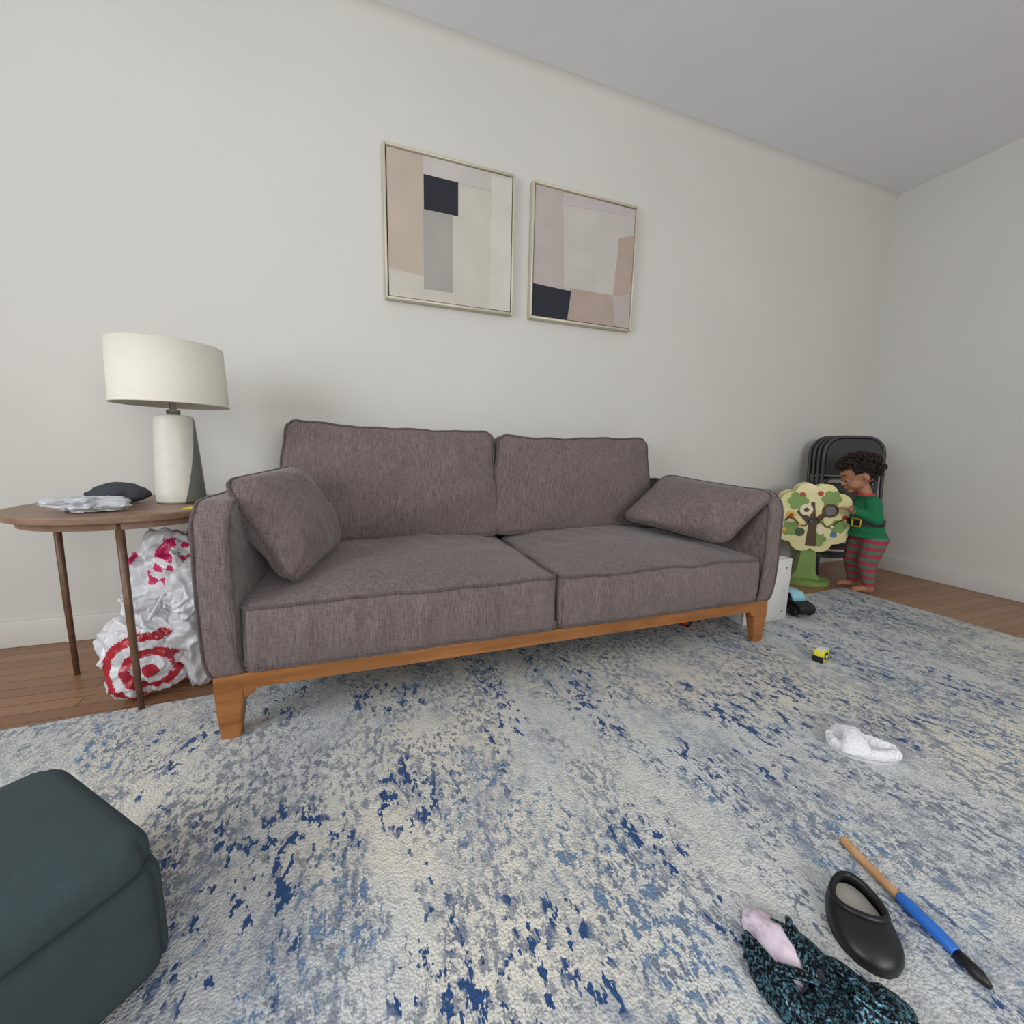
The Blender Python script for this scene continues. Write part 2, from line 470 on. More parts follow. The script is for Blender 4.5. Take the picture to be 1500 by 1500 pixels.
def pillow(name,c,thick,normal_sign,seed,parent):
    c=[Vector(x) for x in c]
    nrm=((c[1]-c[0]).cross(c[3]-c[0])).normalized()*normal_sign
    n=48; V=[];F=[]
    def P(u,v,s,off=0.0):
        uu=2*u-1; vv=2*v-1
        pu,pv=rcorner(uu,vv,1.0,1.0,0.28)
        pu*=(1-0.035*(1-vv*vv))*(1+off); pv*=(1-0.035*(1-uu*uu))*(1+off)
        a=(pu+1)/2; b_=(pv+1)/2
        q=c[0].lerp(c[3],a).lerp(c[1].lerp(c[2],a),b_)
        f=((1-abs(uu)**2.8)*(1-abs(vv)**2.8))**0.5
        q=q+nrm*(s*thick*0.5*f)
        q=q+nrm*(0.012*nz(q,8,seed)+0.006*nz(q,20,seed))*min(1,f*1.5)
        q=q+nrm*0.018*math.sin(uu*2+seed)*(1-f)*0.4
        return q
    idx={}
    def g(i,j,s):
        if i in(0,n) or j in(0,n): s=0
        if (i,j,s) not in idx:
            idx[(i,j,s)]=len(V)
            ti=0.5-0.5*math.cos(PI*i/n); tj=0.5-0.5*math.cos(PI*j/n)
            V.append(P(ti,tj,s))
        return idx[(i,j,s)]
    for i in range(n):
        for j in range(n):
            F.append((g(i,j,1),g(i+1,j,1),g(i+1,j+1,1),g(i,j+1,1)))
            F.append((g(i,j,-1),g(i,j+1,-1),g(i+1,j+1,-1),g(i+1,j,-1)))
    e=empty(name)
    finish('pillow_body',V,F,M_fab,True,e)
    lp=[];m=30
    cs_=[0.5-0.5*math.cos(PI*i/m) for i in range(m)]
    for t in cs_: lp.append(P(t,0,0,0.01))
    for t in cs_: lp.append(P(1,t,0,0.01))
    for t in cs_: lp.append(P(1-t,1,0,0.01))
    for t in cs_: lp.append(P(0,1-t,0,0.01))
    tube('pillow_piping',lp,0.0060,M_pipe,True,e)
pillow('throw_pillow',[(-0.205,1.345,0.435),(-0.375,1.385,0.745),(-0.265,1.82,0.765),(-0.10,1.78,0.46)],0.185,-1,1.0,None)
pillow('throw_pillow.001',[(1.485,1.35,0.455),(1.64,1.25,0.69),(1.535,1.82,0.735),(1.22,1.75,0.52)],0.17,1,4.0,None)
def leg(name,xo,xi,yf,yb,slant):
    top=0.205; w=xi-xo
    prof=[(0.0128 if slant>0 else 0.001,0.64),(0.10,0.80),(0.165,0.96),(top,1.0)]
    bm=bmesh.new(); rings=[]
    for z,s in prof:
        ww=w*s; x0=xo+0.004*(1-s)*10*(1 if w>0 else -1)*0.35
        x1=x0+ww; dy=(yb-yf)*s
        y0=yf+slant*(top-z)
        rings.append([bm.verts.new((x0,y0,z)),bm.verts.new((x1,y0,z)),bm.verts.new((x1,y0+dy,z)),bm.verts.new((x0,y0+dy,z))])
    bm.faces.new(rings[0]); bm.faces.new(rings[-1])
    for a,b_ in zip(rings[:-1],rings[1:]):
        for k in range(4): bm.faces.new((a[k],a[(k+1)%4],b_[(k+1)%4],b_[k]))
    es=[e for e in bm.edges if abs((e.verts[0].co-e.verts[1].co).normalized().z)>0.7]
    bmesh.ops.bevel(bm,geom=es,offset=0.009,segments=4,profile=0.5,affect='EDGES')
    from_bm(name,bm,M_legw,False,sofa)
leg('leg_1',SX0+0.018,SX0+0.098,YS+0.006,YS+0.066,0.02)
leg('leg_2',SX1-0.018,SX1-0.098,YS+0.006,YS+0.066,0.02)
leg('leg_3',SX0+0.018,SX0+0.098,YB-0.07,YB-0.01,-0.02)
leg('leg_4',SX1-0.018,SX1-0.098,YB-0.07,YB-0.01,-0.02)
def rail(name,y0,y1):
    xa=SX0+0.09; xb=SX1-0.09; pts=[(xa,0.207)]
    pts.append((xb,0.207)); pts.append((xb,0.135))
    for i in range(1,8):
        a=i/8*PI/2; pts.append((xb-0.035*math.sin(a),0.135+0.037*(1-math.cos(a))))
    for i in range(7,0,-1):
        a=i/8*PI/2; pts.append((xa+0.035*math.sin(a),0.135+0.037*(1-math.cos(a))))
    pts.append((xa,0.135))
    prism(name,pts,'y',y0,y1,M_legw,bevel=0.003,parent=sofa,smooth=False)
rail('front_rail',YS+0.004,YS+0.034); rail('back_rail',YB-0.05,YB-0.02)
box('side_rail_1',(SX0+0.03,YS+0.05,0.17),(SX0+0.06,YB-0.04,0.204),M_legw,parent=sofa)
box('side_rail_2',(SX1-0.06,YS+0.05,0.17),(SX1-0.03,YB-0.04,0.204),M_legw,parent=sofa)

# ------------------------------------------------------------ framed art
M_frame=mat('champagne_frame',(206,198,178),0.4,metal=0.15)
M_gap=mat('frame_gap_dark',(52,46,40),0.8)
def art(name,x0,x1,z0,z1,shapes,bg):
    e=empty(name); yf=2.158; yb=YW-0.001; f=0.011
    box('frame_left',(x0,yf,z0),(x0+f,yb,z1),M_frame,parent=e,bevel=0.0015,segs=1)
    box('frame_right',(x1-f,yf,z0),(x1,yb,z1),M_frame,parent=e,bevel=0.0015,segs=1)
    box('frame_bottom',(x0+f,yf,z0),(x1-f,yb,z0+f),M_frame,parent=e,bevel=0.0015,segs=1)
    box('frame_top',(x0+f,yf,z1-f),(x1-f,yb,z1),M_frame,parent=e,bevel=0.0015,segs=1)
    box('backing',(x0+f,2.178,z0+f),(x1-f,yb,z1-f),M_gap,parent=e)
    g=0.005; cx0,cx1,cz0,cz1=x0+f+g,x1-f-g,z0+f+g,z1-f-g; yc=2.166
    box('canvas',(cx0,yc,cz0),(cx1,2.179,cz1),bg,parent=e)
    for i,(poly,m_) in enumerate(shapes):
        yy=yc-0.0006*(i+1)
        pts=[(cx0+(cx1-cx0)*u,cz0+(cz1-cz0)*v) for u,v in poly]
        prism('paint_%d'%(i+1),pts,'y',yy,yc+0.001,m_,parent=e)
def pm(n,c): return mat('paint_'+n,c,0.8,var=0.06,vscale=6,bump=0.2,bscale=120)
p_peach=pm('peach',(188,174,160)); p_cream=pm('cream',(198,193,182)); p_navy=pm('navy',(36,38,48)); p_grey=pm('grey',(164,161,155))
p_light=pm('light',(204,201,191)); p_mauve=pm('mauve',(182,171,167)); p_tan=pm('tan',(174,156,145)); p_pale=pm('pale',(194,188,182)); p_lm=pm('lightmauve',(190,181,177))
art('wall_art',0.126,0.763,1.545,2.206,[
 ([(0,0.19),(0.27,0.17),(0.27,1),(0,1)],p_peach),
 ([(0.27,0.08),(0.5,0.08),(0.5,0.66),(0.27,0.66)],p_grey),
 ([(0.27,0.87),(0.27,1),(1,1),(1,0.87)],p_pale),
 ([(0.82,0.0),(1,0.0),(1,0.98),(0.82,0.98)],p_light),
 ([(0.275,0.64),(0.545,0.64),(0.545,0.875),(0.275,0.875)],p_navy)],p_cream)
art('wall_art.001',0.859,1.497,1.545,2.206,[
 ([(0,0.2),(0.3,0.2),(0.26,1),(0,1)],p_mauve),
 ([(0.26,0.9),(1,0.94),(1,1),(0.26,1)],p_lm),
 ([(0.3,0.0),(1,0.0),(1,0.72),(0.84,0.68),(0.8,0.26),(0.3,0.26)],p_mauve),
 ([(0.34,0.0),(0.85,0.0),(0.8,0.26),(0.36,0.26)],p_tan),
 ([(0.82,0.26),(1,0.3),(1,0.79),(0.84,0.74)],p_tan),
 ([(0,0),(0.34,0),(0.37,0.235),(0,0.25)],p_navy)],p_pale)

# ------------------------------------------------------------ round end table
tb=empty('end_table'); TC=(-0.75,1.78)
lathe('tabletop',[(0.0,0.613),(0.303,0.613),(0.308,0.616),(0.309,0.631),(0.306,0.635),(0.0,0.635)],M_tablew,(TC[0],TC[1],0),64,tb,False)
M_tl=wood_mat('table_leg_wood',(92,66,50),(118,88,66),0.4)
for i,a in enumerate((-76,44,164)):
    ra=math.radians(a); x=TC[0]+0.27*math.cos(ra); y=TC[1]+0.27*math.sin(ra)
    tube('leg_%d'%(i+1),[(x,y,0.013 if i==0 else 0.001),(x,y,0.3),(x-0.005*math.cos(ra),y-0.005*math.sin(ra),0.614)],[0.008,0.010,0.011],M_tl,parent=tb,segs=14)
lathe('apron_ring',[(0.26,0.59),(0.275,0.59),(0.275,0.613),(0.26,0.613),(0.26,0.59)],M_tablew,(TC[0],TC[1],0),48,tb,False)

# ------------------------------------------------------------ lamp
lamp=empty('table_lamp'); LC=(-0.625,1.81)
M_cer=mat('white_ceramic',(214,210,200),0.5,var=0.05,vscale=30)
M_cer2=mat('grey_glaze',(112,116,110),0.4,var=0.08,vscale=30)
M_shade=mat('linen_shade',(226,221,208),0.9,var=0.02,vscale=200,bump=0.3,bscale=500)
prof0=[(0.0,0.0),(0.066,0.0),(0.072,0.006),(0.073,0.03),(0.066,0.16),(0.058,0.29),(0.054,0.302),(0.045,0.307),(0.0,0.308)]
prof=[]
for (a,b_) in zip(prof0[:-1],prof0[1:]):
    nn=max(1,int(abs(b_[1]-a[1])/0.004))
    for k in range(nn): prof.append((a[0]+(b_[0]-a[0])*k/nn,a[1]+(b_[1]-a[1])*k/nn))
prof.append(prof0[-1])
base=lathe('ceramic_base',prof,M_cer,(LC[0],LC[1],0.636),240,lamp)
base.data.materials.append(M_cer2)
va=math.atan2(-LC[1],-LC[0])
for p_ in base.data.polygons:
    c=p_.center; ang=math.atan2(c.y-LC[1],c.x-LC[0])-va
    ang=(ang+PI)%(2*PI)-PI
    z=(c.z-0.636)/0.308
    if ang>0.12+1.05*z and ang<2.0 and z<0.97: p_.material_index=1
lathe('neck',[(0.02,0.30),(0.02,0.325),(0.01,0.328),(0.01,0.40),(0.0,0.40)],mat('brushed_nickel',(150,145,135),0.3,metal=0.9),(LC[0],LC[1],0.636),24,lamp)
lathe('shade',[(0.166,0.0),(0.160,0.200),(0.157,0.200),(0.163,0.0),(0.166,0.0)],M_shade,(LC[0],LC[1],0.978),96,lamp)
lathe('shade_rim',[(0.165,0.0),(0.1675,0.0),(0.1675,0.006),(0.165,0.006),(0.165,0.0)],M_shade,(LC[0],LC[1],0.977),96,lamp)
for i in range(3):
    a=i*2*PI/3+0.4; tube('spider_%d'%(i+1),[(LC[0],LC[1],1.03),(LC[0]+0.16*math.cos(a),LC[1]+0.16*math.sin(a),1.03)],0.002,M_black,parent=lamp,segs=6)
ellipsoid('bulb',(LC[0],LC[1],1.075),(0.03,0.03,0.045),mat('frosted_bulb',(235,235,230),0.4),lamp)

# ------------------------------------------------------------ soft crumpled shapes
def crumple(name,c,r,material,amp=0.25,fs=3.0,seed=0.0,parent=None,rot=None,sub=5,flatz=None,mats=None,sel=None):
    bm=bmesh.new(); bmesh.ops.create_icosphere(bm,subdivisions=sub,radius=1.0)
    Rm=rot.to_matrix() if rot else Matrix.Identity(3)
    for v in bm.verts:
        d=v.co.normalized()
        w_=Vector((noise.noise(d*2+Vector((seed,0,0))),noise.noise(d*2+Vector((0,seed,3))),noise.noise(d*2+Vector((5,0,seed)))))*0.5
        q=(d+w_)*fs+Vector((seed,seed*2,seed*3))
        def rg(x): return 1-math.sqrt(noise.noise(x)**2+0.004)*2.0
        n1=rg(q*0.6); n2=rg(q*1.3); n3=noise.noise(q*2.6)
        k=1+amp*(0.8*noise.noise(d*1.3+Vector((seed,1,2)))+0.45*(n1-0.5)+0.22*(n2-0.5)+0.10*n3)
        p=Vector((d.x*r[0],d.y*r[1],d.z*r[2]))*k
        p=Rm@p+Vector(c)
        if flatz is not None and p.z<flatz: p.z=flatz+0.003*(1+n3)
        v.co=p
    ob=from_bm(name,bm,material,True,parent)
    if mats:
        for m_ in mats: ob.data.materials.append(m_)
        for p in ob.data.polygons: p.material_index=sel(p.center,p.normal)
    return ob
def plastic(name,rgb):
    return mat(name,rgb,0.32,coat=0.25)
M_bag=plastic('white_plastic_bag',(216,216,220)); M_pink=plastic('pink_print',(196,44,100)); M_red=plastic('red_print',(172,34,52))
def bag(name,c,r,seed,mats,sel,flat,hh=0.06):
    e=empty(name)
    crumple('bag_body',c,r,M_bag,0.42,2.6,seed,e,None,6,flat,mats,sel)
    tz=c[2]+r[2]*0.80
    for k,dx in enumerate((-0.03,0.03)):
        pts=[(c[0]+dx*(1+0.8*math.sin(t*PI)),c[1]-0.02+0.03*math.sin(t*3+k),tz+hh*math.sin(t*PI)) for t in [i/14 for i in range(15)]]
        tube('handle_%d'%(k+1),pts,[0.013+0.005*math.sin(i*1.1) for i in range(15)],M_bag,parent=e,segs=10,flat=0.35)
def sel_text(c,n):
    w=noise.noise(Vector((c.x*30+c.z*14,c.z*34,c.y*4)))
    return 1 if (0.34<c.z<0.52 and w>0.0 and noise.noise(Vector((c.x*9,c.z*9,4)))>-0.12) else 0
def mk_rings(cx,cy,cz):
    def s(c,n):
        d=math.sqrt((c.x-cx)**2+(c.z-cz)**2+(c.y-cy)**2*0.15)
        return 1 if (d%0.052)<0.026 and d<0.15 else 0
    return s
bag('shopping_bag',(-0.66,1.79,0.36),(0.135,0.13,0.165),1.7,[M_pink],sel_text,0.19,0.04)
bag('shopping_bag.001',(-0.585,1.76,0.165),(0.13,0.16,0.18),5.2,[M_pink],lambda c,n:0,0.002)
bag('shopping_bag.002',(-0.70,1.635,0.150),(0.115,0.10,0.155),9.1,[M_red],mk_rings(-0.665,1.53,0.12),0.014)
bag('shopping_bag.003',(-0.56,1.66,0.335),(0.09,0.10,0.105),13.1,[M_pink],lambda c,n:0,0.22)

crumple('crumpled_plastic_wrap',(-0.79,1.60,0.658),(0.085,0.05,0.028),mat('grey_film',(186,188,194),0.25,coat=0.5),0.5,2.4,3.3,None,None,5,0.6365)
crumple('folded_dark_cloth',(-0.80,1.80,0.672),(0.08,0.06,0.036),mat('dark_cloth',(60,62,70),0.9),0.35,2,7.3,None,None,4,0.6365)
box('sticky_note',(-0.555,1.60,0.6355),(-0.495,1.66,0.6385),mat('yellow_paper',(214,200,92),0.8))

# ------------------------------------------------------------ white board & toys at the right of the sofa
wb=empty('white_shelf_panel',(0,0,0))
box('panel',(1.735,1.42,0.014),(2.025,1.436,0.335),M_white,bevel=0.0015,segs=1,parent=wb)
box('side_panel',(1.735,1.436,0.014),(1.751,1.62,0.335),M_white,bevel=0.0015,segs=1,parent=wb)
box('top_shelf',(1.751,1.436,0.319),(2.025,1.62,0.335),M_white,bevel=0.0015,segs=1,parent=wb)
for i,(x,z) in enumerate(((1.99,0.29),(1.99,0.17),(1.99,0.06))):
    prism('screw_hole_%d'%(i+1),[(x+0.004*math.cos(k*PI/6),z+0.004*math.sin(k*PI/6)) for k in range(12)],'y',1.4192,1.421,M_black,parent=wb)

def wheel(name,c,r,w,axis,parent):
    prof=[(0.0,-w/2),(r*0.5,-w/2),(r*0.55,-w/2+0.002),(r*0.85,-w/2),(r,-w/2+0.003),(r,w/2-0.003),(r*0.85,w/2),(r*0.55,w/2-0.002),(r*0.5,w/2),(0,w/2)]
    ob=lathe(name,prof,M_black,(0,0,0),24,parent,False)
    ob.rotation_euler=(PI/2,0,0); ob.location=c
def toy_car(name,loc,rotz,s,c_body,c_top):
    e=empty(name,loc,rotz)
    prof=[(-0.10,0.02),(-0.105,0.045),(-0.095,0.06),(-0.05,0.07),(0.06,0.072),(0.095,0.062),(0.105,0.04),(0.10,0.02)]
    prism('body',[(x*s,z*s) for x,z in prof],'y',-0.042*s,0.042*s,c_body,bevel=0.006*s,parent=e)
    cab=[(-0.055,0.068),(-0.03,0.105),(0.035,0.108),(0.065,0.068)]
    prism('cabin',[(x*s,z*s) for x,z in cab],'y',-0.036*s,0.036*s,c_top,bevel=0.006*s,parent=e)
    win=[(-0.045,0.073),(-0.025,0.1),(0.03,0.102),(0.052,0.073)]
    prism('windows',[(x*s,z*s) for x,z in win],'y',-0.037*s,0.037*s,M_black,parent=e)
    for i,(x,y) in enumerate(((-0.065,-0.042),(0.065,-0.042),(-0.065,0.042),(0.065,0.042))):
        wheel('wheel_%d'%(i+1),(x*s,y*s,0.022*s),0.022*s,0.016*s,None,e)
M_lb=mat('light_blue_plastic',(150,205,222),0.4); M_redp=mat('red_plastic',(190,40,30),0.4)
toy_car('toy_car',(2.165,1.50,0.014),math.radians(80),1.1,M_black,M_lb)
toy_car('toy_car.001',(1.50,1.54,0.014),math.radians(20),0.8,M_redp,M_black)

# ------------------------------------------------------------ activity tree toy
tree=empty('activity_tree_toy',(2.80,1.88,0.0),math.atan2(-0.6,0.8))
M_pale=wood_mat('pale_toy_wood',(222,212,150),(238,230,176),0.5,(2,2,8),3)
M_tgreen=mat('toy_green',(128,156,84),0.5,var=0.1,vscale=12); M_dgreen=mat('toy_dark_green',(66,92,46),0.5)
M_tbrown=mat('toy_brown',(84,58,38),0.5); M_tred=mat('toy_red',(180,54,50),0.4); M_tyel=mat('toy_yellow',(226,190,70),0.4)
M_tcream=mat('toy_cream',(236,226,190),0.5); M_tblue=mat('toy_blue',(70,120,160),0.4)
def scallop(r,n,amp,k=144,cz=0.447,cx=0.0,ph=0.0):
    return [(cx+(r*(1-amp)+r*amp*abs(math.cos(n*t/2+ph))**0.7)*math.cos(t),cz+(r*(1-amp)+r*amp*abs(math.cos(n*t/2+ph))**0.7)*math.sin(t)) for t in [2*PI*i/k for i in range(k)]]
prism('crown_front',scallop(0.232,10,0.14),'y',-0.052,-0.038,M_pale,bevel=0.003,parent=tree,smooth=False)
prism('crown_back',scallop(0.232,10,0.14,ph=0.3),'y',0.038,0.052,M_pale,bevel=0.003,parent=tree,smooth=False)
prism('crown_core',scallop(0.195,9,0.08),'y',-0.038,0.038,M_tgreen,parent=tree)
tr=[(-0.085,0.03),(0.085,0.03),(0.052,0.08),(0.042,0.25),(-0.042,0.25),(-0.052,0.08)]
prism('trunk',tr,'y',-0.037,0.037,M_tgreen,bevel=0.004,parent=tree,smooth=False)
prism('base_plate',[(0.15*math.cos(t),0.12*math.sin(t)) for t in [2*PI*i/40 for i in range(40)]],'z',0.0005,0.03,M_tgreen,bevel=0.004,parent=tree,smooth=False)
def disc(n,x,z,r,m_,y0=-0.058,y1=-0.051,sx=1.0):
    prism(n,[(x+r*sx*math.cos(t),z+r*math.sin(t)) for t in [2*PI*i/28 for i in range(28)]],'y',y0,y1,m_,bevel=0.0012,parent=tree,smooth=False)
def leafy(n,x,z,r,m_,y0=-0.0545): prism(n,scallop(r,6,0.25,72,z,x),'y',y0,-0.051,m_,parent=tree)
leafy('leaf_patch_1',-0.10,0.555,0.062,M_tgreen); leafy('leaf_patch_2',0.085,0.575,0.058,M_tgreen)
leafy('leaf_patch_3',0.14,0.40,0.048,M_tgreen); leafy('leaf_patch_4',-0.13,0.37,0.052,M_tgreen)
leafy('leaf_patch_5',0.03,0.31,0.055,M_tgreen)
prism('branch_trunk',[(-0.03,0.26),(0.03,0.26),(0.02,0.40),(0.09,0.50),(0.08,0.52),(0.01,0.45),(-0.005,0.55),(-0.025,0.55),(-0.02,0.45),(-0.09,0.50),(-0.10,0.48),(-0.025,0.40)],'y',-0.0565,-0.051,M_tbrown,parent=tree)
disc('gear_1',-0.05,0.50,0.038,M_tcream,-0.062); disc('gear_hub_1',-0.05,0.50,0.014,M_tbrown,-0.066,-0.060)
disc('window_hole',0.085,0.50,0.045,M_tbrown,-0.0605); disc('window_mirror',0.085,0.50,0.030,mat('mirror_plastic',(150,160,165),0.1,metal=0.8),-0.064,-0.058)
disc('flower_1',-0.13,0.46,0.026,M_tyel); disc('flower_1_mid',-0.13,0.46,0.011,M_tred,-0.064,-0.057)
disc('apple_1',0.02,0.61,0.016,M_tred); disc('apple_2',-0.08,0.60,0.014,M_tred); disc('apple_3',0.17,0.46,0.014,M_tred)
disc('door_1',0.045,0.37,0.030,M_tcream,sx=0.8); disc('door_2',-0.07,0.35,0.028,M_dgreen); disc('bird',0.12,0.345,0.018,M_tblue); disc('bee',-0.16,0.36,0.014,M_tyel)
tube('maze_wire_1',[(-0.17+0.03*i,-0.066,0.42+0.03*math.sin(i*1.3)) for i in range(12)],0.004,M_tbrown,parent=tree)
for i in range(5): ellipsoid('bead_%d'%(i+1),(-0.14+0.06*i,-0.068,0.42+0.03*math.sin((i*2+1)*1.3)),(0.011,0.011,0.011),[M_tred,M_tyel,M_tblue,M_tgreen,M_tcream][i],tree,sub=2)

# ------------------------------------------------------------ folding chairs (folded, leaning)
M_cf=mat('chair_frame_grey',(70,69,72),0.45,metal=0.2); M_cp=mat('chair_pad_dark',(60,59,62),0.7)
def folding_chair(name,loc,rotz,lean):
    e=empty(name,loc,0); e.rotation_euler=Euler((lean,0,rotz),'XYZ')
    W=0.195; H=0.985; r=0.011
    def U(w,h,rc,y):
        p=[(-w,y,0.011)]+[(-w,y,0.011+(h-rc-0.011)*i/6) for i in range(1,7)]
        for i in range(1,9):
            a=PI-i/8*PI/2; p.append((-w+rc+rc*math.cos(a),y,h-rc+rc*math.sin(a)))
        p+=[( -w+rc+(2*w-2*rc)*i/5,y,h) for i in range(1,5)]
        for i in range(0,9):
            a=PI/2-i/8*PI/2; p.append((w-rc+rc*math.cos(a),y,h-rc+rc*math.sin(a)))
        p+=[(w,y,h-rc-(h-rc-0.011)*i/6) for i in range(1,7)]
        return p
    tube('main_frame',U(W,H,0.12,0),r,M_cf,parent=e,segs=10)
    tube('rear_legs',U(W-0.028,0.70,0.05,0.012),0.009,M_cf,parent=e,segs=10)
    pts=[]
    w=W-0.014; h=H-0.014; rc=0.108
    for i in range(9):
        a=PI-i/8*PI/2; pts.append((-w+rc+rc*math.cos(a),h-rc+rc*math.sin(a)))
    for i in range(9):
        a=PI/2-i/8*PI/2; pts.append((w-rc+rc*math.cos(a),h-rc+rc*math.sin(a)))
    pts+=[(w,0.72),(-w,0.72)]
    prism('backrest',pts,'y',-0.009,0.007,M_cp,bevel=0.003,parent=e,smooth=False)
    box('seat',(-W+0.035,-0.016,0.27),(W-0.035,0.006,0.66),M_cp,bevel=0.006,parent=e)
    box('cross_bar_1',(-W,-0.006,0.14),(W,0.006,0.16),M_cf,bevel=0.003,parent=e)
    box('cross_bar_2',(-W+0.03,0.006,0.20),(W-0.03,0.018,0.22),M_cf,bevel=0.003,parent=e)
    for s in(-1,1): lathe('foot_%d'%(1 if s<0 else 2),[(0,0.0),(0.015,0.0),(0.015,0.03),(0.0,0.03)],M_black,(s*W,0,0),16,e)
rz=math.atan2(-0.42,0.906); nb=Vector((0.30,0.954,0))
for i in range(4):
    o=Vector((3.165,1.850,0.001))+nb*(0.042*i)
    folding_chair('folding_chair' if i==0 else 'folding_chair.%03d'%i,o,rz,-0.075)

# ------------------------------------------------------------ toddler
kid=empty('toddler',(2.985,1.655,0.0),math.radians(-41.4))
M_skin=mat('toddler_skin',(172,120,92),0.55,var=0.04,vscale=20)
M_skin.node_tree.nodes['Principled BSDF'].inputs['Subsurface Weight'].default_value=0.05
M_sweater=mat('green_sweater',(24,112,72),0.9,var=0.08,vscale=60,bump=0.5,bscale=300)
M_hair=mat('dark_brown_hair',(38,24,18),0.7,var=0.2,vscale=60)
m,nt,b=new_mat('striped_leggings'); b.inputs['Roughness'].default_value=0.9
tc=N(nt,'ShaderNodeTexCoord'); sx=N(nt,'ShaderNodeSeparateXYZ'); nt.links.new(tc.outputs['Object'],sx.inputs[0])
mu=N(nt,'ShaderNodeMath',operation='MULTIPLY'); mu.inputs[1].default_value=1/0.046; nt.links.new(sx.outputs['Z'],mu.inputs[0])
fr=N(nt,'ShaderNodeMath',operation='FRACT'); nt.links.new(mu.outputs[0],fr.inputs[0])
cr=N(nt,'ShaderNodeValToRGB'); cr.color_ramp.interpolation='CONSTANT'
cr.color_ramp.elements[0].color=lin((168,56,82)); cr.color_ramp.elements[1].color=lin((92,116,94)); cr.color_ramp.elements[1].position=0.5
nt.links.new(fr.outputs[0],cr.inputs[0]); nt.links.new(cr.outputs[0],b.inputs['Base Color'])
M_leg=m
bm=bmesh.new()
for s in (-1,1):
    dx=-0.02*s
    cap(bm,(0.015+dx,s*0.052,0.34),(-0.008+dx,s*0.056,0.19),0.068,0.050)
    cap(bm,(-0.008+dx,s*0.056,0.19),(0.012+dx,s*0.056,0.055),0.049,0.033)
    cap(bm,(0.016+dx,s*0.056,0.045),(0.020+dx,s*0.056,0.028),0.027,0.026)
    cap(bm,(0.016+dx,s*0.056,0.026),(-0.055+dx,s*0.060,0.020),0.024,0.017)
    for k in range(5):
        yy=s*(0.060+ (k-2)*0.0105); cap(bm,(-0.055+dx,yy,0.016),(-0.078+dx+abs(k-1.2)*0.004,yy,0.012),0.009,0.0075 if k else 0.009)
    sh=(-0.012,s*0.078,0.572); el=(0.000 if s<0 else -0.02,s*0.122,0.475); wr=(-0.110,s*0.075,0.525)
    cap(bm,sh,el,0.043,0.036); cap(bm,el,wr,0.036,0.026)
sph(bm,(0.03,0,0.345),(0.078,0.088,0.072))
sph(bm,(0.004,0,0.40),(0.090,0.097,0.085)); sph(bm,(-0.012,0,0.46),(0.090,0.094,0.085)); sph(bm,(-0.014,0,0.53),(0.075,0.088,0.075))
cap(bm,(-0.014,-0.055,0.575),(-0.014,0.055,0.575),0.045,0.045)
cap(bm,(-0.018,0,0.59),(-0.050,0,0.668),0.038,0.036)
body=remesh_obj('body',bm,0.0055,M_skin,4,kid)
body.data.materials.append(M_sweater); body.data.materials.append(M_leg)
for p in body.data.polygons:
    c=p.center
    hand = c.x<-0.103 and c.z>0.45 and c.z<0.6 and abs(c.y)>0.045
    if c.z<0.048 or (c.z>0.615): idx=0
    elif c.z<0.362: idx=2
    else: idx=0 if hand else 1
    p.material_index=idx
def ring(name,z,rx,ry,cx,hgt,th,m_):
    verts=[];faces=[];n=48
    for j,(dr,dz) in enumerate(((0,-hgt/2),(th,-hgt/2),(th,hgt/2),(0,hgt/2))):
        for k in range(n):
            a=2*PI*k/n; verts.append((cx+(rx+dr)*math.cos(a),(ry+dr)*math.sin(a),z+dz))
    for j in range(4):
        for k in range(n):
            faces.append((j*n+k,j*n+(k+1)%n,((j+1)%4)*n+(k+1)%n,((j+1)%4)*n+k))
    return finish(name,verts,faces,m_,False,kid)
ring('belt',0.445,0.088,0.094,-0.008,0.036,0.007,M_black)
ring('sweater_hem',0.368,0.086,0.094,0.006,0.026,0.009,M_sweater)
ring('collar',0.618,0.040,0.044,-0.028,0.018,0.008,M_tred)
M_gold=mat('gold_buckle',(222,184,72),0.35,metal=0.6)
def buckle(ang,cz):
    rx,ry=0.098,0.104
    P=[]
    for (da,dz) in ((-0.24,-0.024),(0.24,-0.024),(0.24,0.024),(-0.24,0.024)):
        a=ang+da; P.append((-0.008+rx*math.cos(a),ry*math.sin(a),cz+dz))
    Q=[]
    for i in range(4):
        for t in (0,.33,.66): Q.append(Vector(P[i]).lerp(Vector(P[(i+1)%4]),t))
    tube('buckle',Q,0.005,M_gold,True,kid,segs=6)
buckle(PI+0.75,0.445)
# head : toddler proportions (round cranium, full cheeks, small nose)
hd=empty('head'); hd.parent=kid; hd.location=(-0.080,0,0.735); hd.rotation_euler=(0,math.radians(-26),0); hd.scale=(1.06,1.06,1.06)
bm=bmesh.new()
sph(bm,(0.012,0,0.018),(0.090,0.078,0.080),sub=3)
sph(bm,(-0.022,0,0.020),(0.058,0.062,0.056),sub=3)    # rounded forehead
sph(bm,(-0.028,0,-0.030),(0.052,0.062,0.056),sub=3)
for s in(-1,1):
    sph(bm,(-0.044,s*0.036,-0.038),(0.031,0.029,0.029))
    sph(bm,(0.012,s*0.079,-0.012),(0.016,0.007,0.024))
    sph(bm,(0.018,s*0.083,-0.010),(0.006,0.006,0.018))
sph(bm,(-0.062,0,-0.070),(0.019,0.023,0.015))
cap(bm,(-0.078,0,-0.004),(-0.086,0,-0.022),0.007,0.0105)
for s in(-1,1): sph(bm,(-0.083,s*0.009,-0.025),(0.007,0.006,0.006))
sph(bm,(-0.076,0,-0.046),(0.011,0.020,0.012))
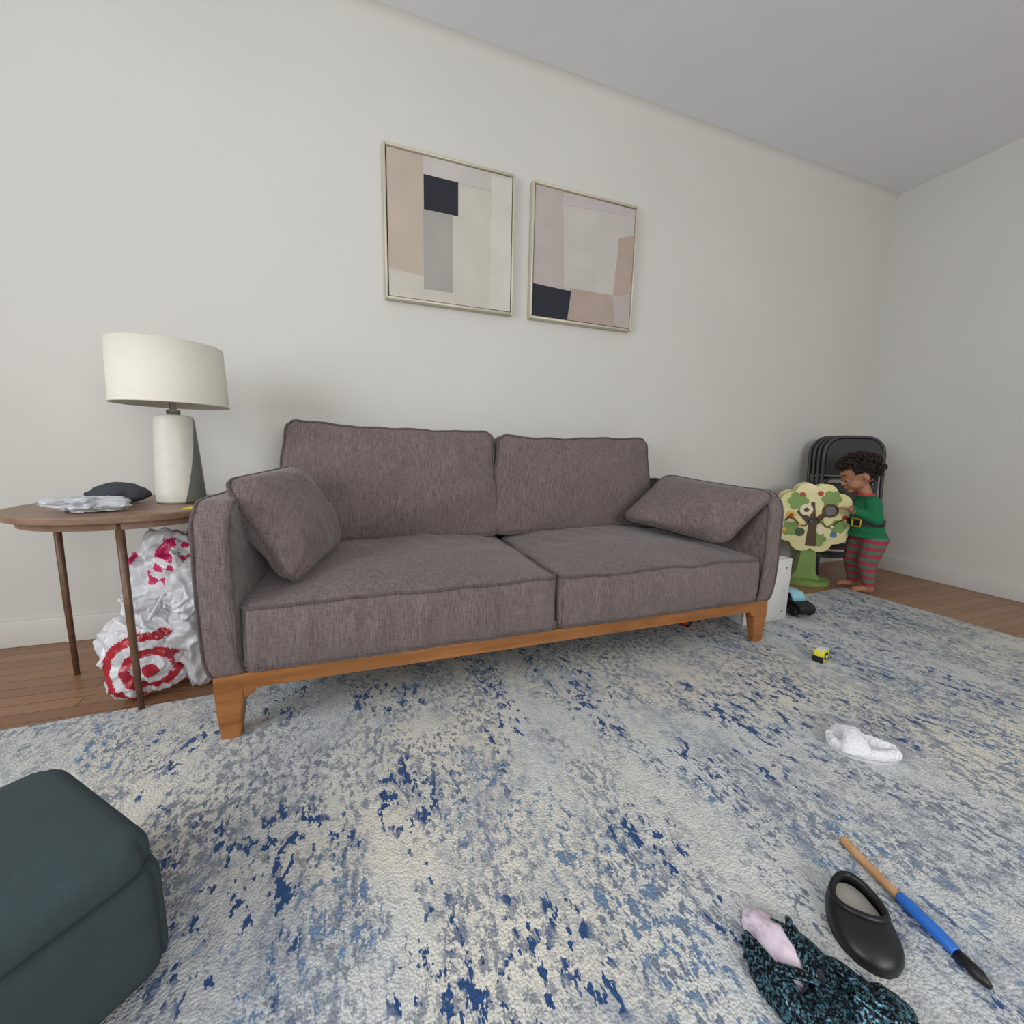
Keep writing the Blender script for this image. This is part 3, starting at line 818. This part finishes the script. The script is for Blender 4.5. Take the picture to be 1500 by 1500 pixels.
head=remesh_obj('head_skin',bm,0.0035,M_skin,3,hd)
M_eyew=mat('eye_white',(190,180,170),0.4); M_iris=mat('iris_dark',(30,18,12),0.25); M_lip=mat('lips',(160,86,80),0.4)
for s in(-1,1):
    k_=1 if s<0 else 2
    ellipsoid('eye_%d'%k_,(-0.0665,s*0.029,-0.002),(0.0100,0.0125,0.0060),M_eyew,hd)
    ellipsoid('iris_%d'%k_,(-0.0738,s*0.030,-0.0035),(0.0044,0.0085,0.0050),M_iris,hd)
    ellipsoid('upper_lid_%d'%k_,(-0.0672,s*0.029,0.0045),(0.0125,0.0150,0.0065),M_skin,hd)
    tube('eyelash_%d'%k_,[(-0.0785+0.007*(abs(i-3)/3)**2,s*(0.017+0.0042*i),-0.0005+0.001*math.sin(i/6*PI)) for i in range(7)],0.0018,M_hair,parent=hd,segs=6)
    tube('eyebrow_%d'%k_,[(-0.0790+0.0042*i*0.7,s*(0.016+0.0062*i),0.0265+0.0055*math.sin(i/5*PI)) for i in range(6)],[0.001,0.002,0.0024,0.0022,0.0016,0.0008],M_hair,parent=hd,segs=6)
ellipsoid('lip_upper',(-0.0855,0,-0.0445),(0.005,0.0125,0.0033),M_lip,hd); ellipsoid('lip_lower',(-0.0845,0,-0.051),(0.005,0.0105,0.0038),M_lip,hd)
bm=bmesh.new()
for i in range(900):
    d=Vector((random.gauss(0,1),random.gauss(0,1),random.gauss(0,1))).normalized()
    if d.x<-0.42 and d.z<0.50: continue
    if d.z<-0.50: continue
    if d.z<0.0 and d.x<0.15: continue
    k=random.uniform(0.98,1.20)
    c=Vector((0.014+d.x*0.098*k,d.y*0.088*k,0.024+d.z*0.093*k))
    rr=random.uniform(0.006,0.012)
    ax=Vector((random.gauss(0,1),random.gauss(0,1),random.gauss(0,1))).normalized()
    u=ax.orthogonal().normalized(); w=ax.cross(u)
    ns_,nt_=9,5; vs=[]
    for a in range(ns_):
        A=2*PI*a/ns_; od=(u*math.cos(A)+w*math.sin(A)); rc_=c+od*rr+ax*(0.004*math.sin(A))
        vs.append([bm.verts.new(rc_+(od*math.cos(B)+ax*math.sin(B))*0.0036) for B in [2*PI*q/nt_ for q in range(nt_)]])
    for a in range(ns_):
        for q in range(nt_):
            bm.faces.new((vs[a][q],vs[a][(q+1)%nt_],vs[(a+1)%ns_][(q+1)%nt_],vs[(a+1)%ns_][q]))
from_bm('curly_hair',bm,M_hair,True,hd)
bm=bmesh.new(); bmesh.ops.create_icosphere(bm,subdivisions=5,radius=1.0)
for v in list(bm.verts):
    d=v.co.copy(); k=1+0.05*noise.noise(d*6)
    v.co=Vector((0.016+d.x*0.096*k,d.y*0.086*k,0.027+d.z*0.088*k))
dele=[f for f in bm.faces if (lambda c:( (c.x-0.016)<-0.050 and c.z<0.060+0.006*noise.noise(c*60)) or c.z<-0.040 or (c.z<0.014 and c.x<0.016))(f.calc_center_median())]
bmesh.ops.delete(bm,geom=dele,context='FACES')
from_bm('hair_cap',bm,M_hair,True,hd)
for s in(-1,1):
    hb=bmesh.new()
    w0=Vector((-0.107,s*0.075,0.524)); dirv=Vector((-1,-s*0.35,0.20)).normalized(); side=Vector((0,s,0)); side=(side-dirv*side.dot(dirv)).normalized(); upv=Vector((0,0,1)); upv=(upv-dirv*upv.dot(dirv)).normalized()
    cap(hb,w0-dirv*0.01,w0+dirv*0.012,0.018,0.016)
    for k in range(-2,3):
        cap(hb,w0+dirv*0.010+side*k*0.004,w0+dirv*0.036+side*k*0.0065,0.0095,0.0085)
    ln=[0.017,0.021,0.023,0.019]
    for k in range(4):
        o=w0+dirv*0.037+side*((1.5-k)*0.0095)*-1*1.0
        a1=o+dirv*ln[k]*0.9+side*((k-1.5)*0.002); a2=a1+(dirv*0.55-upv*0.75)*ln[k]*0.75
        cap(hb,o,a1,0.0058,0.0052); cap(hb,a1,a2,0.0052,0.0045)
    to=w0+dirv*0.012-side*0.012; t1=to-side*0.014+dirv*0.012-upv*0.004; t2=t1+dirv*0.014-side*0.002-upv*0.004
    cap(hb,to,t1,0.0075,0.0065); cap(hb,t1,t2,0.0062,0.0052)
    remesh_obj('hand_%d'%(1 if s<0 else 2),hb,0.0022,M_skin,2,kid)
    ringc=w0-dirv*0.008
    tube('cuff_%d'%(1 if s<0 else 2),[ringc+(side*math.cos(a)+upv*math.sin(a))*0.022 for a in [2*PI*i/20 for i in range(20)]],0.0075,M_sweater,True,kid,segs=8)

# ------------------------------------------------------------ shoes
def wid0(s,W): return W/2*(0.80+0.26*math.sin(min(1,max(0,(s-0.15)/0.85))*PI*0.85))*math.sqrt(max(0,1-(abs(s-0.5)/0.5)**3))+0.0005
M_plush=mat('white_plush',(236,238,242),1.0,bump=1.0,bscale=350,sheen=0.5)
def slipper(name,loc,rotz,L,W):
    e=empty(name,loc,rotz)
    bm=bmesh.new()
    for i in range(15):
        s=0.08+0.84*i/14; w=wid0(s,W)-0.012
        for j in range(7):
            y=w*(-1+2*j/6); edge=abs(j-3)/3
            sph(bm,(L*(s-0.5),y,0.013+0.006*edge**2),(0.014,0.014,0.013+0.003*edge))
    for i in range(26):
        t=2*PI*i/26; s=0.5+0.43*math.cos(t); w=(wid0(s,W)-0.010)*(1 if math.sin(t)>0 else -1)*min(1,abs(math.sin(t))*3)
        sph(bm,(L*(s-0.5),w,0.021),(0.0125,0.0125,0.011))
    for sg in (1,-1):
        for i in range(23):
            t=i/22; a=PI*t
            x=L*(0.08+0.17*(t if sg>0 else 1-t))
            sph(bm,(x,(W*0.46)*math.cos(a),0.020+0.028*math.sin(a)**0.8),(0.024,0.014,0.010))
    ob=remesh_obj('plush_body',bm,0.0026,M_plush,3,e)
    for v in ob.data.vertices:
        d=noise.noise(v.co*150)*0.0025+noise.noise(v.co*330)*0.0012
        v.co+=v.normal*d
    ol=[(L*(s-0.5)*0.98, wid0(s,W)*0.98) for s in [0.5-0.5*math.cos(PI*i/30) for i in range(31)]]
    prism('sole',ol+[(x,-y) for x,y in reversed(ol[1:-1])],'z',0.0,0.006,mat('slipper_sole',(205,205,208),0.8),parent=e)
slipper('white_slipper',(1.325,0.662,0.0125),math.atan2(0.66,-0.75),0.170,0.095)

def shoe(name,loc,rotz,L,W,Hh,m_up,m_in,m_sole,open0,open1):
    e=empty(name,loc,rotz)
    n=40
    ol=[(L*(s-0.5), wid0(s,W)) for s in [0.5-0.5*math.cos(PI*i/n) for i in range(n+1)]]
    poly=ol+[(x,-y) for x,y in reversed(ol[1:-1])]
    prism('sole',poly,'z',0.0,0.010,m_sole,parent=e,smooth=False)
    prism('insole',[(x*0.9,y*0.82) for x,y in poly],'z',0.009,0.0155,m_in,parent=e)
    ns_,nt_=60,32; V=[];F=[]
    sm=(open0+open1)/2; sr=(open1-open0)/2; AR=0.95
    def hh(s): return Hh*(0.95-0.40*max(0,s-0.35)/0.65)*math.sqrt(max(0,1-(abs(s-0.5)/0.5)**5))+0.002
    for i in range(ns_+1):
        s=0.5-0.5*math.cos(PI*i/ns_); h=hh(s)
        for j in range(nt_+1):
            a=PI*j/nt_
            V.append(Vector((L*(s-0.5)*1.02,wid0(s,W)*1.02*math.cos(a),0.006+h*max(0,math.sin(a))**0.75)))
    def inside(i,j):
        s=0.5-0.5*math.cos(PI*(i+.5)/ns_); a=PI*(j+.5)/nt_
        return ((s-sm)/sr)**2+((a-PI/2)/AR)**2<1
    for i in range(ns_):
        for j in range(nt_):
            if inside(i,j): continue
            q=i*(nt_+1)+j; F.append((q,q+1,q+nt_+2,q+nt_+1))
    ob=finish('upper',V,F,m_up,True,e)
    so=ob.modifiers.new('s','SOLIDIFY'); so.thickness=0.005; so.offset=-1
    lp=[]
    for k in range(48):
        t=2*PI*k/48; s=sm+sr*math.cos(t); a=PI/2+AR*math.sin(t)
        lp.append((L*(s-0.5)*1.02,wid0(s,W)*1.02*math.cos(a),0.006+hh(s)*math.sin(a)**0.75))
    tube('collar',lp,0.0055,m_up,True,e,segs=10)
M_bshoe=mat('black_shoe_rubber',(20,21,24),0.4,var=0.1,vscale=40)
shoe('black_shoe',(0.815,0.368,0.0125),math.atan2(-0.71,-0.62),0.152,0.095,0.042,M_bshoe,mat('insole_cream',(196,192,180),0.8),M_black,0.08,0.60)

tm=empty('tape_measure',(1.765,1.070,0.0125),math.radians(15))
M_yel=mat('tape_yellow',(222,214,60),0.4)
prism('case',[(-0.036,0.0),(0.036,0.0),(0.036,0.028),(0.026,0.045),(-0.024,0.047),(-0.036,0.034)],'y',-0.018,0.018,M_yel,bevel=0.004,parent=tm,smooth=False)
prism('label',[(0.019*math.cos(t)-0.002,0.024+0.017*math.sin(t)) for t in [2*PI*i/24 for i in range(24)]],'y',-0.0195,0.0195,M_black,parent=tm)
prism('label_ring',[(0.009*math.cos(t)-0.002,0.024+0.008*math.sin(t)) for t in [2*PI*i/24 for i in range(24)]],'y',-0.0205,0.0205,M_white,parent=tm)
box('grip_black_1',(-0.0375,-0.0185,-0.0),(-0.026,0.0185,0.026),M_black,bevel=0.002,parent=tm)
box('grip_black_2',(0.020,-0.0185,0.0),(0.0375,0.0185,0.010),M_black,bevel=0.002,parent=tm)
box('top_sticker',(-0.022,-0.014,0.046),(0.022,0.014,0.0485),M_white,parent=tm,bevel=0.0008)

br=empty('toy_paintbrush')
tube('wood_handle',smooth_path([(0.965,0.488,0.021),(0.955,0.458,0.022),(0.943,0.405,0.022),(0.937,0.372,0.022)]),0.008,wood_mat('beech',(190,140,92),(214,168,118),0.5),parent=br,segs=14)
tube('blue_grip',smooth_path([(0.937,0.373,0.023),(0.933,0.352,0.024),(0.926,0.31,0.024),(0.922,0.285,0.022)]),[0.009+0.002*math.sin(i*PI/18) for i in range(19)],mat('blue_plastic',(40,110,200),0.35),parent=br,segs=16)
tube('bristles',[(0.922,0.286,0.022),(0.917,0.255,0.021),(0.914,0.24,0.019)],[0.008,0.010,0.004],M_black,parent=br,segs=14)

# ------------------------------------------------------------ sequined costume with pink lining
def seq_mat():
    m,nt,b=new_mat('teal_sequins'); L=nt.links.new
    b.inputs['Metallic'].default_value=0.7; b.inputs['Roughness'].default_value=0.3
    tc=N(nt,'ShaderNodeTexCoord'); v=N(nt,'ShaderNodeTexVoronoi'); v.inputs['Scale'].default_value=330; L(tc.outputs['Object'],v.inputs['Vector'])
    r=N(nt,'ShaderNodeValToRGB'); e=r.color_ramp.elements
    e[0].color=lin((16,20,30)); e[1].color=lin((96,144,160)); e[0].position=0.45; e[1].position=1.0
    sp=N(nt,'ShaderNodeSeparateColor'); L(v.outputs['Color'],sp.inputs[0]); L(sp.outputs[0],r.inputs['Fac']); L(r.outputs[0],b.inputs['Base Color'])
    bp=N(nt,'ShaderNodeBump'); bp.inputs['Strength'].default_value=0.7; bp.inputs['Distance'].default_value=0.002
    L(sp.outputs[1],bp.inputs['Height']); L(bp.outputs[0],b.inputs['Normal'])
    return m
M_seq=seq_mat(); M_pinkf=mat('pale_pink_lining',(226,210,224),0.8,var=0.05,vscale=30)
cs=empty('sequin_costume')
crumple('lining',(0.632,0.385,0.024),(0.034,0.064,0.022),M_pinkf,0.35,1.8,4.0,cs,Euler((0,0,math.radians(-6))),5,0.013)
crumple('sequin_body_1',(0.582,0.335,0.030),(0.022,0.072,0.024),M_seq,0.45,2.0,2.0,cs,Euler((0,0,math.radians(-4))),5,0.013)
crumple('sequin_body_2',(0.620,0.300,0.030),(0.050,0.026,0.024),M_seq,0.45,2.0,6.0,cs,Euler((0,0,math.radians(10))),5,0.013)
crumple('sequin_body_3',(0.698,0.282,0.032),(0.030,0.048,0.026),M_seq,0.45,2.0,8.0,cs,Euler((0,0,math.radians(30))),5,0.013)
def ribbon(n,pts,r0,flat=0.45):
    P=smooth_path(pts,6); k=len(P)
    tube(n,P,[r0*(0.35+0.65*math.sin(PI*(0.12+0.8*i/(k-1)))) for i in range(k)],M_seq,parent=cs,segs=10,flat=flat)
ribbon('strap_1',[(0.650,0.425,0.030),(0.668,0.385,0.040),(0.674,0.345,0.042),(0.660,0.300,0.034)],0.012)
ribbon('strap_2',[(0.672,0.350,0.030),(0.692,0.335,0.036),(0.702,0.300,0.044)],0.012)
ribbon('strap_3',[(0.575,0.400,0.022),(0.590,0.362,0.046),(0.622,0.335,0.050),(0.655,0.318,0.036)],0.011)
for i in range(5):
    x0=0.668-0.004*i; y0=0.395-0.013*i
    ribbon('frill_%d'%(i+1),[(x0-0.020,y0-0.012,0.044),(x0,y0,0.050),(x0+0.016,y0+0.012,0.040),(x0+0.026,y0+0.016,0.024)],0.006,0.6)

# ------------------------------------------------------------ dark teal ottoman (lower left)
ot=empty('ottoman',(-0.572,0.705,0.0),math.radians(45))
M_ot=mat('dark_teal_upholstery',(54,68,72),0.85,var=0.08,vscale=30,bump=0.4,bscale=400)
V,F=box_grid(20,20,10)
def od(h,c,r,b=0.01,R=0.05):
    vs=[]
    for v in V:
        p=rnd(v,h,r); p.x,p.y=rcorner(p.x,p.y,h[0],h[1],R)
        p.z+=b*(1-v[0]**2)*(1-v[1]**2)*(1 if v[2]>0 else 0)
        vs.append(p+Vector(c))
    return vs
finish('base',od((0.190,0.190,0.090),(0,0,0.107),0.025),F,M_ot,True,ot)
finish('cushion',od((0.183,0.183,0.026),(0,0,0.220),0.022,0.010),F,M_ot,True,ot)
for i,(x,y) in enumerate(((-.13,-.13),(.13,-.13),(.13,.13),(-.13,.13))):
    lathe('foot_%d'%(i+1),[(0,0.0128),(0.018,0.0128),(0.022,0.03),(0,0.03)],M_black,(x,y,0),16,ot)

# ------------------------------------------------------------ lights / world
w=bpy.data.worlds.new('world'); scene.world=w; w.use_nodes=True
bg=w.node_tree.nodes['Background']; bg.inputs['Color'].default_value=(0.75,0.85,1.0,1); bg.inputs['Strength'].default_value=1.0
def area(name,loc,rot,sx_,sy_,power,col):
    l=bpy.data.lights.new(name,'AREA'); l.shape='RECTANGLE'; l.size=sx_; l.size_y=sy_; l.energy=power; l.color=col
    o=bpy.data.objects.new(name,l); COL.objects.link(o); o.location=loc; o.rotation_euler=rot
    return o
area('window_daylight_1',(XL+0.03,-0.2,1.5),(0,math.radians(-90),0),1.5,2.1,50,(0.94,0.98,1.0))
area('added_fill_light',(0.8,YF+0.03,1.55),(math.radians(90),0,0),2.1,1.4,58,(1.0,0.985,0.955))  # added fill light behind the camera, placed to lift the right side

# ------------------------------------------------------------ camera
cam_d=bpy.data.cameras.new('camera'); cam=bpy.data.objects.new('camera',cam_d); COL.objects.link(cam)
cam_d.sensor_width=36.0; cam_d.lens=36.0*604/1500; cam_d.clip_start=0.02
yaw=math.radians(19.9); p=math.radians(8.65); r=math.radians(1.23)
Fv=Vector((math.sin(yaw)*math.cos(p),math.cos(yaw)*math.cos(p),-math.sin(p)))
R0=Vector((math.cos(yaw),-math.sin(yaw),0)); U0=R0.cross(Fv)
Rv=R0*math.cos(r)+U0*math.sin(r); Uv=-R0*math.sin(r)+U0*math.cos(r)
Mx=Matrix(((Rv.x,Uv.x,-Fv.x,0),(Rv.y,Uv.y,-Fv.y,0),(Rv.z,Uv.z,-Fv.z,0.85),(0,0,0,1)))
cam.matrix_world=Mx
scene.camera=cam
